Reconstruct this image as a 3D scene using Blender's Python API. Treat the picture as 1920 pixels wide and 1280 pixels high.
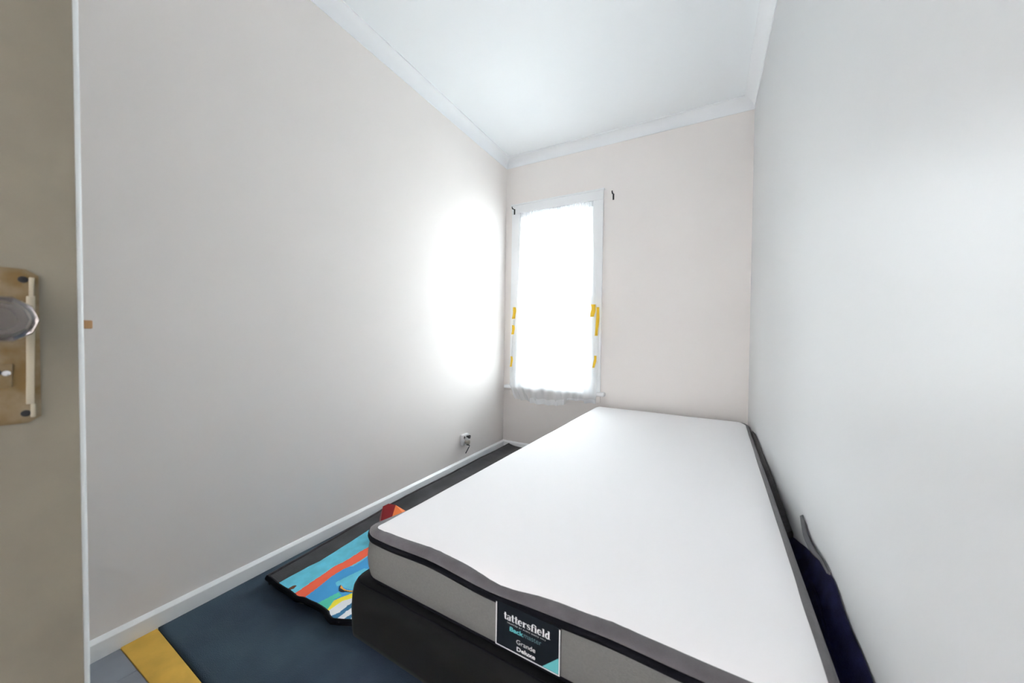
import bpy, bmesh, math, random
from mathutils import Vector, Matrix, noise as mnoise

random.seed(7)
scene = bpy.context.scene
for o in list(bpy.data.objects):
    bpy.data.objects.remove(o, do_unlink=True)

# ------------------------------------------------------------------ camera
W, H = 1.882, 2.611            # room width and ceiling height (m)
YF = -3.46                     # front wall (behind the camera)
CAM = Vector((1.6240, -2.8427, 1.0))
yaw, pitch, roll = 0.49772, -0.010466, 0.014744
fw = Vector((-math.sin(yaw), math.cos(yaw), 0)); rt = Vector((math.cos(yaw), math.sin(yaw), 0)); up = Vector((0, 0, 1))
fw2 = fw * math.cos(pitch) + up * math.sin(pitch); up2 = up * math.cos(pitch) - fw * math.sin(pitch)
rt3 = rt * math.cos(roll) + up2 * math.sin(roll); up3 = up2 * math.cos(roll) - rt * math.sin(roll)
cd = bpy.data.cameras.new('camera'); cam = bpy.data.objects.new('camera', cd)
scene.collection.objects.link(cam)
M = Matrix((rt3, up3, -fw2)).transposed().to_4x4(); M.translation = CAM
cam.matrix_world = M
cd.sensor_width = 36.0; cd.lens = 667.888 * 36.0 / 1920.0
cd.clip_start = 0.02; cd.clip_end = 200
cd.dof.use_dof = True; cd.dof.focus_distance = 2.3; cd.dof.aperture_fstop = 4.0
scene.camera = cam

# ------------------------------------------------------------------ sky and exposure
world = bpy.data.worlds.new('overcast_sky'); scene.world = world
world.use_nodes = True
wn = world.node_tree.nodes; wn.clear()
wo = wn.new('ShaderNodeOutputWorld'); wb = wn.new('ShaderNodeBackground')
wb.inputs['Color'].default_value = (0.91, 0.955, 1.01, 1); wb.inputs['Strength'].default_value = 34.0
world.node_tree.links.new(wb.outputs[0], wo.inputs[0])
pl = bpy.data.lights.new('window_portal', 'AREA'); pl.shape = 'RECTANGLE'; pl.size = 0.68; pl.size_y = 1.54
pl.cycles.is_portal = True
po = bpy.data.objects.new('window_portal', pl); scene.collection.objects.link(po)
po.location = (0.485, 0.16, 1.345); po.rotation_euler = (math.radians(-90), 0, 0)
vs = scene.view_settings
vs.view_transform = 'Standard'; vs.look = 'None'; vs.exposure = 0.0; vs.gamma = 1.0; vs.use_curve_mapping = False
cy = scene.cycles
cy.use_denoising = True; cy.use_adaptive_sampling = True; cy.adaptive_threshold = 0.02; cy.max_bounces = 16; cy.diffuse_bounces = 8; cy.glossy_bounces = 4
cy.transmission_bounces = 8; cy.transparent_max_bounces = 12; cy.sample_clamp_indirect = 0.0
cy.caustics_reflective = False; cy.caustics_refractive = False

# ------------------------------------------------------------------ materials
def mat(name, col, rough=0.6, spec=0.5, metal=0.0, vary=0.0, vscale=8.0, bump=0.0, bscale=200.0, coat=0.0, sheen=0.0, col2=None):
    m = bpy.data.materials.new(name); m.use_nodes = True
    nt = m.node_tree; b = nt.nodes['Principled BSDF']
    b.inputs['Base Color'].default_value = (*col, 1); b.inputs['Roughness'].default_value = rough
    b.inputs['Specular IOR Level'].default_value = spec; b.inputs['Metallic'].default_value = metal
    b.inputs['Coat Weight'].default_value = coat; b.inputs['Sheen Weight'].default_value = sheen
    tc = nt.nodes.new('ShaderNodeTexCoord')
    if vary or col2:
        n = nt.nodes.new('ShaderNodeTexNoise'); n.inputs['Scale'].default_value = vscale; n.inputs['Detail'].default_value = 4
        nt.links.new(tc.outputs['Object'], n.inputs['Vector'])
        r = nt.nodes.new('ShaderNodeValToRGB')
        c2 = col2 if col2 else tuple(c * (1 + vary) for c in col)
        c1 = col if col2 else tuple(c * (1 - vary) for c in col)
        r.color_ramp.elements[0].position = 0.35; r.color_ramp.elements[1].position = 0.68
        r.color_ramp.elements[0].color = (*c1, 1); r.color_ramp.elements[1].color = (*c2, 1)
        nt.links.new(n.outputs['Fac'], r.inputs['Fac']); nt.links.new(r.outputs['Color'], b.inputs['Base Color'])
    if bump:
        n2 = nt.nodes.new('ShaderNodeTexNoise'); n2.inputs['Scale'].default_value = bscale; n2.inputs['Detail'].default_value = 3
        nt.links.new(tc.outputs['Object'], n2.inputs['Vector'])
        bp = nt.nodes.new('ShaderNodeBump'); bp.inputs['Strength'].default_value = bump; bp.inputs['Distance'].default_value = 0.003
        nt.links.new(n2.outputs['Fac'], bp.inputs['Height']); nt.links.new(bp.outputs['Normal'], b.inputs['Normal'])
    return m

M_WALL = mat('wall_paint', (0.895, 0.85, 0.822), 0.6, 0.05, vary=0.012, vscale=1.3, bump=0.05, bscale=90)
M_WALLR = mat('shaded_wall_paint', (0.645, 0.655, 0.66), 0.38, 0.30, vary=0.012, vscale=1.3, bump=0.05, bscale=90)  # right wall: wall paint darkened and cooled, dimmer light put into the colour
M_CEIL = mat('ceiling_paint', (0.90, 0.925, 0.94), 0.7, 0.3)
M_TRIM = mat('white_gloss_paint', (0.90, 0.91, 0.92), 0.28, 0.5)
M_TRIM2 = mat('cornice_paint', (0.90, 0.915, 0.93), 0.5, 0.4)
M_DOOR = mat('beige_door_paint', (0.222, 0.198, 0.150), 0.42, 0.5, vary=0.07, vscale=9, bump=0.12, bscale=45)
M_DOOREDGE = mat('white_door_edge_paint', (0.80, 0.82, 0.82), 0.4)
M_BRASS = mat('worn_brass', (0.20, 0.125, 0.045), 0.45, 0.4, 0.4, vscale=28, col2=(0.30, 0.25, 0.17))
M_BRASS2 = mat('pale_brass', (0.46, 0.41, 0.31), 0.4, 0.4, 0.4)
M_LATCH = mat('copper_brass', (0.60, 0.36, 0.18), 0.35, 0.5, 0.8)
M_BLACK = mat('black_metal', (0.012, 0.012, 0.013), 0.5)
M_CHROME = mat('chrome', (0.75, 0.75, 0.75), 0.18, 0.5, 1.0)
M_PLANK = mat('grey_vinyl', (0.25, 0.27, 0.31), 0.5, 0.4, vary=0.12, vscale=6)
M_SUB = mat('subfloor', (0.05, 0.05, 0.055), 0.9)
M_YELLOW = mat('mustard_board', (0.78, 0.47, 0.085), 0.65, 0.3, vary=0.10, vscale=14, bump=0.1, bscale=120)
M_CARPET = mat('navy_carpet', (0.018, 0.033, 0.062), 0.8, 0.25, vscale=2.6, col2=(0.050, 0.088, 0.122), bump=0.6, bscale=420, sheen=0.1)
M_BASE = mat('black_upholstery', (0.0035, 0.0036, 0.004), 0.6, 0.16, bump=0.25, bscale=700, sheen=0.05)
M_SIDE = mat('grey_knit', (0.185, 0.185, 0.175), 0.9, 0.15, vary=0.05, vscale=220, bump=0.6, bscale=800)
M_BORDER = mat('charcoal_velour', (0.115, 0.108, 0.115), 0.95, 0.2, vary=0.14, vscale=25, bump=0.4, bscale=500, sheen=0.3)
M_PIPE = mat('black_piping', (0.004, 0.004, 0.007), 0.7, 0.12, bump=0.5, bscale=500)
M_WHITE = mat('white_mattress_cloth', (0.86, 0.85, 0.86), 0.75, 0.3, bump=0.10, bscale=60)
M_LABEL = mat('label_navy', (0.005, 0.008, 0.013), 0.5, 0.2)
M_LWHITE = mat('label_white', (0.72, 0.73, 0.73), 0.5)
M_LTEAL = mat('label_teal', (0.10, 0.42, 0.44), 0.5)
M_LTEAL2 = mat('label_dim_teal', (0.10, 0.20, 0.22), 0.5)
M_MAT = mat('charcoal_quilt', (0.040, 0.038, 0.042), 0.9, 0.2, vary=0.25, vscale=12, bump=0.4, bscale=200, sheen=0.2)
M_NAVY = mat('navy_fleece', (0.004, 0.004, 0.020), 0.95, 0.1, vscale=30, col2=(0.009, 0.010, 0.045), bump=0.7, bscale=400, sheen=0.0)
M_STRIP = mat('charcoal_fleece', (0.035, 0.030, 0.034), 0.95, 0.15, vary=0.3, vscale=60, bump=0.7, bscale=300, sheen=0.2)
M_GREYCL = mat('grey_cloth', (0.11, 0.11, 0.115), 0.9, 0.2)
M_TAPE = mat('yellow_tape', (0.90, 0.58, 0.03), 0.45, 0.4)
M_PLASTIC = mat('white_plastic', (0.82, 0.82, 0.82), 0.3)
M_BEIGE = mat('beige_plastic', (0.45, 0.40, 0.34), 0.4)
M_DGREY = mat('dark_grey_wire', (0.05, 0.055, 0.06), 0.45)
M_GROUND = mat('pale_concrete', (0.50, 0.50, 0.48), 0.9, vary=0.2, vscale=2)
M_HOUSE = mat('pale_weatherboard', (0.75, 0.75, 0.74), 0.7)
M_ROOF = mat('grey_roofing', (0.35, 0.35, 0.36), 0.6)
PC = {'cyan': (0.15, 0.62, 0.80), 'blue': (0.06, 0.36, 0.72), 'orange': (1.0, 0.15, 0.07), 'green': (0.09, 0.62, 0.44),
      'yellow': (0.95, 0.82, 0.05), 'white': (0.84, 0.85, 0.87), 'dblue': (0.035, 0.19, 0.36), 'brown': (0.14, 0.035, 0.01),
      'amber': (0.90, 0.40, 0.05), 'dark': (0.02, 0.03, 0.06)}
M_PRINT = {k: mat('print_' + k, v, 0.55, 0.3, vary=0.10 if k == 'cyan' else 0.03, vscale=22) for k, v in PC.items()}
M_RED = mat('crimson_cloth', (0.30, 0.008, 0.012), 0.45, 0.4)
M_ORANGE = mat('orange_cloth', (0.92, 0.22, 0.05), 0.45, 0.4)

def mix_mat(name, build):
    m = bpy.data.materials.new(name); m.use_nodes = True
    nt = m.node_tree; nt.nodes.clear()
    out = nt.nodes.new('ShaderNodeOutputMaterial')
    nt.links.new(build(nt), out.inputs['Surface'])
    return m
def sheer(transp, col, front=0.35):
    def f(nt):
        t = nt.nodes.new('ShaderNodeBsdfTransparent')
        tr = nt.nodes.new('ShaderNodeBsdfTranslucent'); tr.inputs['Color'].default_value = (*col, 1)
        d = nt.nodes.new('ShaderNodeBsdfDiffuse'); d.inputs['Color'].default_value = (*col, 1)
        m1 = nt.nodes.new('ShaderNodeMixShader'); m1.inputs[0].default_value = front
        nt.links.new(tr.outputs[0], m1.inputs[1]); nt.links.new(d.outputs[0], m1.inputs[2])
        m2 = nt.nodes.new('ShaderNodeMixShader'); m2.inputs[0].default_value = transp
        nt.links.new(m1.outputs[0], m2.inputs[1]); nt.links.new(t.outputs[0], m2.inputs[2])
        return m2.outputs[0]
    return f
M_SHEER = mix_mat('sheer_white_net', sheer(0.34, (0.95, 0.96, 0.97), 0.32))
M_HEM = mix_mat('doubled_white_net', sheer(0.18, (0.95, 0.96, 0.98), 0.75))
def pane_build(nt):
    t = nt.nodes.new('ShaderNodeBsdfTransparent'); t.inputs['Color'].default_value = (0.96, 0.98, 0.97, 1)
    g = nt.nodes.new('ShaderNodeBsdfGlossy'); g.inputs['Roughness'].default_value = 0.02
    fr = nt.nodes.new('ShaderNodeFresnel'); fr.inputs['IOR'].default_value = 1.35
    mx = nt.nodes.new('ShaderNodeMixShader')
    nt.links.new(fr.outputs[0], mx.inputs[0]); nt.links.new(t.outputs[0], mx.inputs[1]); nt.links.new(g.outputs[0], mx.inputs[2])
    return mx.outputs[0]
M_PANE = mix_mat('window_glass', pane_build)
M_KNOB = mat('glass_knob', (0.34, 0.305, 0.29), 0.06, 0.6)
M_KNOB.node_tree.nodes['Principled BSDF'].inputs['Transmission Weight'].default_value = 0.75
M_KNOB.node_tree.nodes['Principled BSDF'].inputs['IOR'].default_value = 1.5

# ------------------------------------------------------------------ mesh helpers
class MB:
    def __init__(s): s.v = []; s.f = []; s.m = []
    def add(s, vs, fs, mi=0):
        n = len(s.v); s.v += [Vector(p) for p in vs]
        s.f += [[n + i for i in q] for q in fs]; s.m += [mi] * len(fs); return s
    def box(s, a, b, mi=0):
        x0, y0, z0 = a; x1, y1, z1 = b
        return s.add([(x0, y0, z0), (x1, y0, z0), (x1, y1, z0), (x0, y1, z0), (x0, y0, z1), (x1, y0, z1), (x1, y1, z1), (x0, y1, z1)],
                     [(0, 3, 2, 1), (4, 5, 6, 7), (0, 1, 5, 4), (1, 2, 6, 5), (2, 3, 7, 6), (3, 0, 4, 7)], mi)
    def loft(s, loops, closed=True, cap0=False, cap1=False, mi=0):
        n = len(loops[0]); vs = [p for l in loops for p in l]; fs = []
        for i in range(len(loops) - 1):
            for j in range(n if closed else n - 1):
                k = (j + 1) % n
                fs.append((i * n + j, i * n + k, (i + 1) * n + k, (i + 1) * n + j))
        if cap0: fs.append(tuple(reversed(range(n))))
        if cap1: fs.append(tuple((len(loops) - 1) * n + j for j in range(n)))
        return s.add(vs, fs, mi)
    def tube(s, pts, r, seg=8, closed=False, ry=None, mi=0):
        pts = [Vector(p) for p in pts]; n = len(pts); loops = []
        for i, p in enumerate(pts):
            a = pts[(i - 1) % n] if (closed or i > 0) else p
            b = pts[(i + 1) % n] if (closed or i < n - 1) else p
            t = (b - a).normalized()
            u = Vector((0, 0, 1)) if abs(t.z) < 0.95 else Vector((1, 0, 0))
            side = t.cross(u).normalized(); u2 = side.cross(t).normalized()
            loops.append([p + side * r * math.cos(2 * math.pi * k / seg) + u2 * (ry or r) * math.sin(2 * math.pi * k / seg) for k in range(seg)])
        if closed:
            loops.append(loops[0]); return s.loft(loops, mi=mi)
        return s.loft(loops, cap0=True, cap1=True, mi=mi)
    def lathe(s, c, axis, prof, seg=20, mi=0, flat=None):
        c = Vector(c); ax = Vector(axis).normalized()
        a = Vector((0, 0, 1)) if abs(ax.z) < 0.9 else Vector((0, 1, 0))
        u = ax.cross(a).normalized(); w = ax.cross(u).normalized()
        loops = [[c + ax * h + (u * math.cos(2 * math.pi * k / seg) + w * math.sin(2 * math.pi * k / seg)) * max(r, 1e-5) for k in range(seg)] for h, r in prof]
        return s.loft(loops, cap0=True, cap1=True, mi=mi)
    def build(s, name, mats, parent=None, smooth=False, bevel=0.0, bseg=2, solid=0.0, sub=0, origin=None, fix=True):
        if not isinstance(mats, (list, tuple)): mats = [mats]
        if origin is None:
            xs = [p.x for p in s.v]; ys = [p.y for p in s.v]; zs = [p.z for p in s.v]
            origin = Vector(((min(xs) + max(xs)) / 2, (min(ys) + max(ys)) / 2, min(zs)))
        else: origin = Vector(origin)
        me = bpy.data.meshes.new(name)
        me.from_pydata([tuple(p - origin) for p in s.v], [], s.f)
        for mm in mats: me.materials.append(mm)
        if len(mats) > 1: me.polygons.foreach_set('material_index', s.m)
        bm = bmesh.new(); bm.from_mesh(me)
        bmesh.ops.remove_doubles(bm, verts=bm.verts, dist=1e-6)
        if fix: bmesh.ops.recalc_face_normals(bm, faces=bm.faces)
        if bevel:
            es = [e for e in bm.edges if len(e.link_faces) == 2 and e.calc_face_angle(0) > 0.5]
            bmesh.ops.bevel(bm, geom=es, offset=bevel, segments=bseg, profile=0.5, affect='EDGES', clamp_overlap=True)
        if smooth or bevel:
            for f in bm.faces: f.smooth = True
        bm.to_mesh(me); bm.free()
        if bevel or smooth == 'auto':
            try: me.set_sharp_from_angle(angle=math.radians(40))
            except Exception: pass
        o = bpy.data.objects.new(name, me); scene.collection.objects.link(o)
        o.location = origin - (Vector(parent['_o']) if parent is not None and '_o' in parent else (parent_origin(parent) if parent else Vector()))
        if parent is not None: o.parent = parent
        ORIG[o.name] = origin
        if sub:
            md = o.modifiers.new('subdivision', 'SUBSURF'); md.levels = sub; md.render_levels = sub
        if solid:
            md = o.modifiers.new('thickness', 'SOLIDIFY'); md.thickness = solid; md.offset = 0
        return o
ORIG = {}
def parent_origin(p): return ORIG[p.name]
def empty(name, loc, parent=None):
    o = bpy.data.objects.new(name, None); scene.collection.objects.link(o)
    o.empty_display_size = 0.1
    ORIG[o.name] = Vector(loc)
    o.location = Vector(loc) - (parent_origin(parent) if parent else Vector())
    if parent: o.parent = parent
    return o
def tag(o, label, cat, group=None):
    o['label'] = label; o['category'] = cat
    if group: o['group'] = group
    return o
def struct(o, label=None, cat=None):
    o['kind'] = 'structure'
    if label: o['label'] = label
    if cat: o['category'] = cat
    return o
def bx(name, a, b, m, parent=None, bevel=0.0, bseg=2):
    return MB().box(a, b).build(name, m, parent, bevel=bevel, bseg=bseg)

# ------------------------------------------------------------------ room shell
T = 0.12
WX0, WX1, WZ0, WZ1 = 0.150, 0.815, 0.575, 2.110        # window opening
DX0, DX1, DZ = 0.862, 1.63, 2.0                        # doorway
fl = struct(bx('floor', (-T, YF - T, -0.10), (W + T, T, -0.006), M_SUB), 'dark floor slab under the planks and carpet', 'floor')
xs = [0.0, 0.162]
while xs[-1] < W: xs.append(min(xs[-1] + 0.15, W))
for a, b in zip(xs[:-1], xs[1:]):
    bx('plank', (a + 0.001, YF, -0.006), (b - 0.001, -2.447, 0.0), M_PLANK, fl, bevel=0.0008, bseg=1)
struct(bx('ceiling', (-T, YF - T, H), (W + T, T, H + 0.1), M_CEIL), 'plain white plaster ceiling', 'ceiling')
struct(bx('wall_left', (-T, YF - T, -0.1), (0, T, H), M_WALL), 'long cream satin painted wall beside the blue carpet', 'wall')
struct(bx('wall_right', (W, YF - T, -0.1), (W + T, T, H), M_WALLR), 'long satin painted wall beside the bed, colour darkened to imitate dimmer light', 'wall')
wbk = MB()
wbk.box((0, 0, -0.1), (WX0, T, H)).box((WX1, 0, -0.1), (W, T, H)).box((WX0, 0, -0.1), (WX1, T, WZ0)).box((WX0, 0, WZ1), (WX1, T, H))
struct(wbk.build('wall_back', M_WALL), 'beige end wall with the tall window', 'wall')
wfr = MB()
wfr.box((0, YF - T, -0.1), (DX0 - 0.04, YF, H)).box((DX1 + 0.04, YF - T, -0.1), (W, YF, H)).box((DX0 - 0.04, YF - T, DZ + 0.04), (DX1 + 0.04, YF, H))
struct(wfr.build('wall_front', M_WALL), 'wall with the doorway behind the camera', 'wall')
# hallway outside the doorway
struct(bx('floor_hall', (-0.6, YF - T - 1.3, -0.1), (W + 0.6, YF - T, 0), M_PLANK), 'grey hallway floor beyond the doorway', 'floor')
struct(bx('ceiling_hall', (-0.6, YF - T - 1.3, H), (W + 0.6, YF - T, H + 0.1), M_CEIL), 'white hallway ceiling beyond the doorway', 'ceiling')
struct(bx('wall_hall', (-0.6, YF - T - 1.4, -0.1), (W + 0.6, YF - T - 1.3, H), M_WALL), 'hallway wall facing the doorway', 'wall')
struct(bx('wall_hall_left', (-0.7, YF - T - 1.4, -0.1), (-0.6, YF - T, H), M_WALL), 'hallway end wall on the left', 'wall')
struct(bx('wall_hall_right', (W + 0.6, YF - T - 1.4, -0.1), (W + 0.7, YF - T, H), M_WALL), 'hallway end wall on the right', 'wall')

# cornices (cove) : wall height 2.540, 61 mm out on the ceiling
CZ = 2.540; CO = 0.061
def cove(n=8):
    p = [(0.0, CZ - 0.004), (0.004, CZ - 0.004), (0.004, CZ + 0.004)]
    for i in range(n + 1):
        a = i / n * math.pi / 2
        p.append((0.004 + (CO - 0.010) * (1 - math.cos(a)), CZ + 0.004 + (H - CZ - 0.012) * math.sin(a)))
    p += [(CO, H - 0.008), (CO, H)]
    return p
def cornice(name, A, B, inward, da, db, label):
    A = Vector(A); B = Vector(B); d = (B - A).normalized(); inw = Vector(inward)
    l0 = [A + inw * o + d * (o * da) + Vector((0, 0, z)) for o, z in cove()]
    l1 = [B + inw * o - d * (o * db) + Vector((0, 0, z)) for o, z in cove()]
    l0.append(A + Vector((0, 0, H))); l1.append(B + Vector((0, 0, H)))
    struct(MB().loft([l0, l1], closed=True, cap0=True, cap1=True).build(name, M_TRIM2, smooth='auto'), label, 'cornice')
cornice('trim_1', (0, YF, 0), (0, 0, 0), (1, 0, 0), 1, 1, 'white cove cornice along the left wall')
cornice('trim_2', (0, 0, 0), (W, 0, 0), (0, -1, 0), 1, 1, 'white cove cornice above the window wall')
cornice('trim_3', (W, 0, 0), (W, YF, 0), (-1, 0, 0), 1, 1, 'white cove cornice along the right wall')
cornice('trim_4', (W, YF, 0), (0, YF, 0), (0, 1, 0), 1, 1, 'white cove cornice above the doorway wall')

# skirting boards
SP = [(0, -0.006), (0.016, -0.006), (0.016, 0.0505), (0.0152, 0.0530), (0.0035, 0.0608), (0.002, 0.0618), (0, 0.0625)]
def skirt(name, A, B, inward, da, db, label):
    A = Vector(A); B = Vector(B); d = (B - A).normalized(); inw = Vector(inward)
    l0 = [A + inw * o + d * (o * da) + Vector((0, 0, z)) for o, z in SP]
    l1 = [B + inw * o - d * (o * db) + Vector((0, 0, z)) for o, z in SP]
    struct(MB().loft([l0, l1], closed=True, cap0=True, cap1=True).build(name, M_TRIM, smooth='auto'), label, 'baseboard')
skirt('baseboard_left', (0, YF, 0), (0, 0, 0), (1, 0, 0), 1, 1, 'low white baseboard along the left wall')
skirt('baseboard_back', (0, 0, 0), (W, 0, 0), (0, -1, 0), 1, 1, 'low white baseboard under the window')
skirt('baseboard_right', (W, 0, 0), (W, YF, 0), (-1, 0, 0), 1, 1, 'low white baseboard behind the bed')
skirt('baseboard_front', (DX0 - 0.04, YF, 0), (0, YF, 0), (0, 1, 0), 0, 1, 'low white baseboard behind the open door')

# ------------------------------------------------------------------ window
win = empty('window_1', (0.48, 0.0, 0.55)); struct(win, 'tall white double-hung window at the end of the room', 'window')
CF = 0.018
bx('side_casing', (0.070, -CF, 0.575), (WX0, 0, 2.110), M_TRIM, win, bevel=0.003)
bx('side_casing', (WX1, -CF, 0.575), (0.893, 0, 2.110), M_TRIM, win, bevel=0.003)
bx('head_casing', (0.070, -CF - 0.002, 2.110), (0.893, 0, 2.188), M_TRIM, win, bevel=0.003)
bx('head_bead', (0.062, -CF - 0.010, 2.182), (0.901, 0, 2.194), M_TRIM, win, bevel=0.003)
bx('sill', (0.025, -0.050, 0.545), (0.932, 0.06, 0.577), M_TRIM, win, bevel=0.011, bseg=4)
bx('apron', (0.070, -0.014, 0.490), (0.893, 0, 0.545), M_WALL, win, bevel=0.002)
J = MB()
J.box((WX0, 0.0, WZ0), (WX0 + 0.014, T, WZ1)).box((WX1 - 0.014, 0.0, WZ0), (WX1, T, WZ1)).box((WX0, 0.0, WZ1 - 0.014), (WX1, T, WZ1)).box((WX0, 0.06, WZ0 - 0.02), (WX1, T + 0.04, WZ0 + 0.012))
J.build('jamb', M_TRIM, win)
def sash(name, z0, z1, y0, stile, top, bot):
    s = empty(name, (0.4825, y0, z0), win)
    a, b = WX0 + 0.015, WX1 - 0.015; y1 = y0 + 0.034
    bx('stile', (a, y0, z0), (a + stile, y1, z1), M_TRIM, s, bevel=0.002)
    bx('stile', (b - stile, y0, z0), (b, y1, z1), M_TRIM, s, bevel=0.002)
    bx('rail', (a + stile, y0, z1 - top), (b - stile, y1, z1), M_TRIM, s, bevel=0.002)
    bx('rail', (a + stile, y0, z0), (b - stile, y1, z0 + bot), M_TRIM, s, bevel=0.002)
    bx('pane', (a + stile, y0 + 0.015, z0 + bot), (b - stile, y0 + 0.019, z1 - top), M_PANE, s)
    return s
sash('upper_sash', 1.325, WZ1 - 0.015, 0.072, 0.042, 0.05, 0.036)
sash('lower_sash', WZ0 + 0.003, 1.362, 0.034, 0.042, 0.036, 0.07)
lk = MB(); lk.box((0.60, 0.032, 1.362), (0.655, 0.066, 1.370)).lathe((0.628, 0.048, 1.369), (0, 0, 1), [(0, .012), (.008, .011), (.012, .006)], 14)
lk.tube([(0.628, 0.048, 1.376), (0.650, 0.036, 1.378)], 0.004)
lk.build('sash_lock', M_BRASS2, win, bevel=0.0015)

# ------------------------------------------------------------------ net curtain
def interp(t, pts):
    for (a, va), (b, vb) in zip(pts[:-1], pts[1:]):
        if t <= b: return va + (vb - va) * max(0, (t - a)) / (b - a)
    return pts[-1][1]
cur = empty('net_curtain', (0.49, -0.03, 0.45))
tag(cur, 'sheer white net curtain covering the window and hanging over its sill', 'curtain')
NX, NZ = 140, 90
def cur_pt(s, t):
    # t 0 = rod, 1 = hem
    x0 = interp(t, [(0, 0.160), (0.35, 0.155), (0.5, 0.140), (0.56, 0.112), (0.8, 0.098), (0.93, 0.105), (1, 0.160)])
    x1 = interp(t, [(0, 0.812), (0.10, 0.806), (0.2, 0.822), (0.5, 0.850), (0.58, 0.884), (0.8, 0.880), (0.95, 0.878), (1, 0.872)])
    hem = interp(s, [(0, 0.462), (0.20, 0.452), (0.205, 0.440), (0.45, 0.437), (0.62, 0.450), (0.66, 0.470), (0.665, 0.496), (0.87, 0.505), (0.875, 0.490), (1, 0.492)])
    hem += 0.003 * math.sin(s * 55)
    z = 2.098 - 0.004 * s + (hem - 2.095) * t
    x = x0 + (x1 - x0) * s
    y = interp(t, [(0, -0.010), (0.35, -0.022), (0.55, -0.026), (0.85, -0.034), (0.925, -0.058), (1, -0.060)])
    amp = 0.0035 + 0.0045 * t
    y += -abs(amp) * (1 + math.sin(s * 62 + 2.2 * math.sin(s * 9))) * (1 - 0.5 * math.exp(-((t - .5) / .05) ** 2))
    y -= 0.006 * t * (1 + math.sin(s * 23 + 1))
    return Vector((x, y, z))
g = MB()
rows = [[cur_pt(i / NX, j / NZ) for i in range(NX + 1)] for j in range(NZ + 1)]
g.loft(rows, closed=False)
g.build('net', M_SHEER, cur, smooth=True, fix=False)
# gathered heading on a stretched wire
g = MB(); hr = []
for k in range(5):
    r = []
    for i in range(NX * 2 + 1):
        s = i / (NX * 2)
        r.append(Vector((0.158 + 0.654 * s, -0.016 - 0.006 * math.sin(s * 210 + 3 * math.sin(s * 20)) - 0.002 * k, 2.112 - 0.004 * s - 0.011 * k + 0.002 * math.sin(s * 130))))
    hr.append(r)
g.loft(hr, closed=False).build('gathered_heading', M_HEM, cur, smooth=True, fix=False)
g = MB(); g.tube([(0.152, -0.008, 2.102), (0.813, -0.008, 2.098)], 0.003, 8).build('curtain_wire', M_TRIM, cur)
# hem, doubled cloth, in three drops
for (s0, s1, hh) in ((0.205, 0.64, 0.045), (0.67, 0.87, 0.016), (0.875, 1.0, 0.03)):
    g = MB(); rr = []
    for j in range(5):
        r = []
        for i in range(31):
            s = s0 + (s1 - s0) * i / 30
            p = cur_pt(s, 1.0); q = cur_pt(s, 0.985)
            r.append(Vector((p.x, p.y - 0.004, p.z + 0.001 + hh * j / 4)))
        rr.append(r)
    g.loft(rr, closed=False).build('hem', M_HEM, cur, smooth=True, fix=False)

# yellow tape strips holding the net to the casing
def tape(x0, z0, x1, z1, w, y, label, curl=0.0):
    d = Vector((x1 - x0, 0, z1 - z0)); L = d.length; d.normalize(); n = Vector((-d.z, 0, d.x)) * (1 if d.z <= 0 else -1)
    n = Vector((1, 0, 0)) if abs(d.z) > 0.9 else n
    l = []
    for k in range(9):
        t = k / 8
        c = Vector((x0, y, z0)) + d * (L * t) + Vector((0.003 * math.sin(t * 5), -curl * (2 * t - 1) ** 2 - 0.001, 0))
        ww = w * (1 + 0.1 * math.sin(t * 9 + x0 * 40)) / 2
        l.append([c - n * ww, c + n * ww])
    o = MB().loft(l, closed=False).build('tape_strip', M_TAPE, smooth=True, fix=False, solid=0.0006)
    return tag(o, label, 'tape', 'yellow tape strips on the window casing')
yt = -0.058
tape(0.131, 1.270, 0.129, 1.168, 0.030, yt, 'long yellow tape strip, topmost on the left window casing', 0.004)
tape(0.122, 1.112, 0.122, 1.030, 0.026, yt, 'yellow tape strip, middle one on the left window casing', 0.004)
tape(0.110, 0.835, 0.108, 0.742, 0.020, yt, 'thin yellow tape strip low on the left window casing', 0.004)
tape(0.842, 1.272, 0.836, 1.175, 0.034, yt - 0.004, 'short wide yellow tape strip peeling on the right window casing', 0.010)
tape(0.876, 1.250, 0.870, 1.025, 0.024, yt - 0.001, 'long yellow tape strip, highest reaching on the right window casing', 0.004)
tape(0.862, 0.868, 0.852, 0.772, 0.020, yt, 'thin yellow tape strip low on the right window casing', 0.004)

# curtain-rod brackets
def bracket(x, z, y, label):
    e = empty('curtain_bracket', (x, y, z - 0.045)); tag(e, label, 'bracket', 'black curtain brackets')
    bx('wall_plate', (x - 0.006, y - 0.004, z - 0.042), (x + 0.006, y, z + 0.006), M_BLACK, e, bevel=0.001)
    MB().tube([(x, y - 0.003, z), (x, y - 0.04, z + 0.001)], 0.0042, 8).build('arm', M_BLACK, e, smooth='auto')
    MB().tube([(x, y - 0.034, z + 0.002), (x, y - 0.038, z - 0.003), (x, y - 0.046, z), (x, y - 0.049, z + 0.013)], 0.0048, 8).build('cradle', M_BLACK, e, smooth='auto')
bracket(0.098, 2.146, -0.020, 'black curtain bracket on the left corner of the window casing')
bracket(0.968, 2.136, 0.0, 'black curtain bracket on the wall right of the window')

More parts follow.
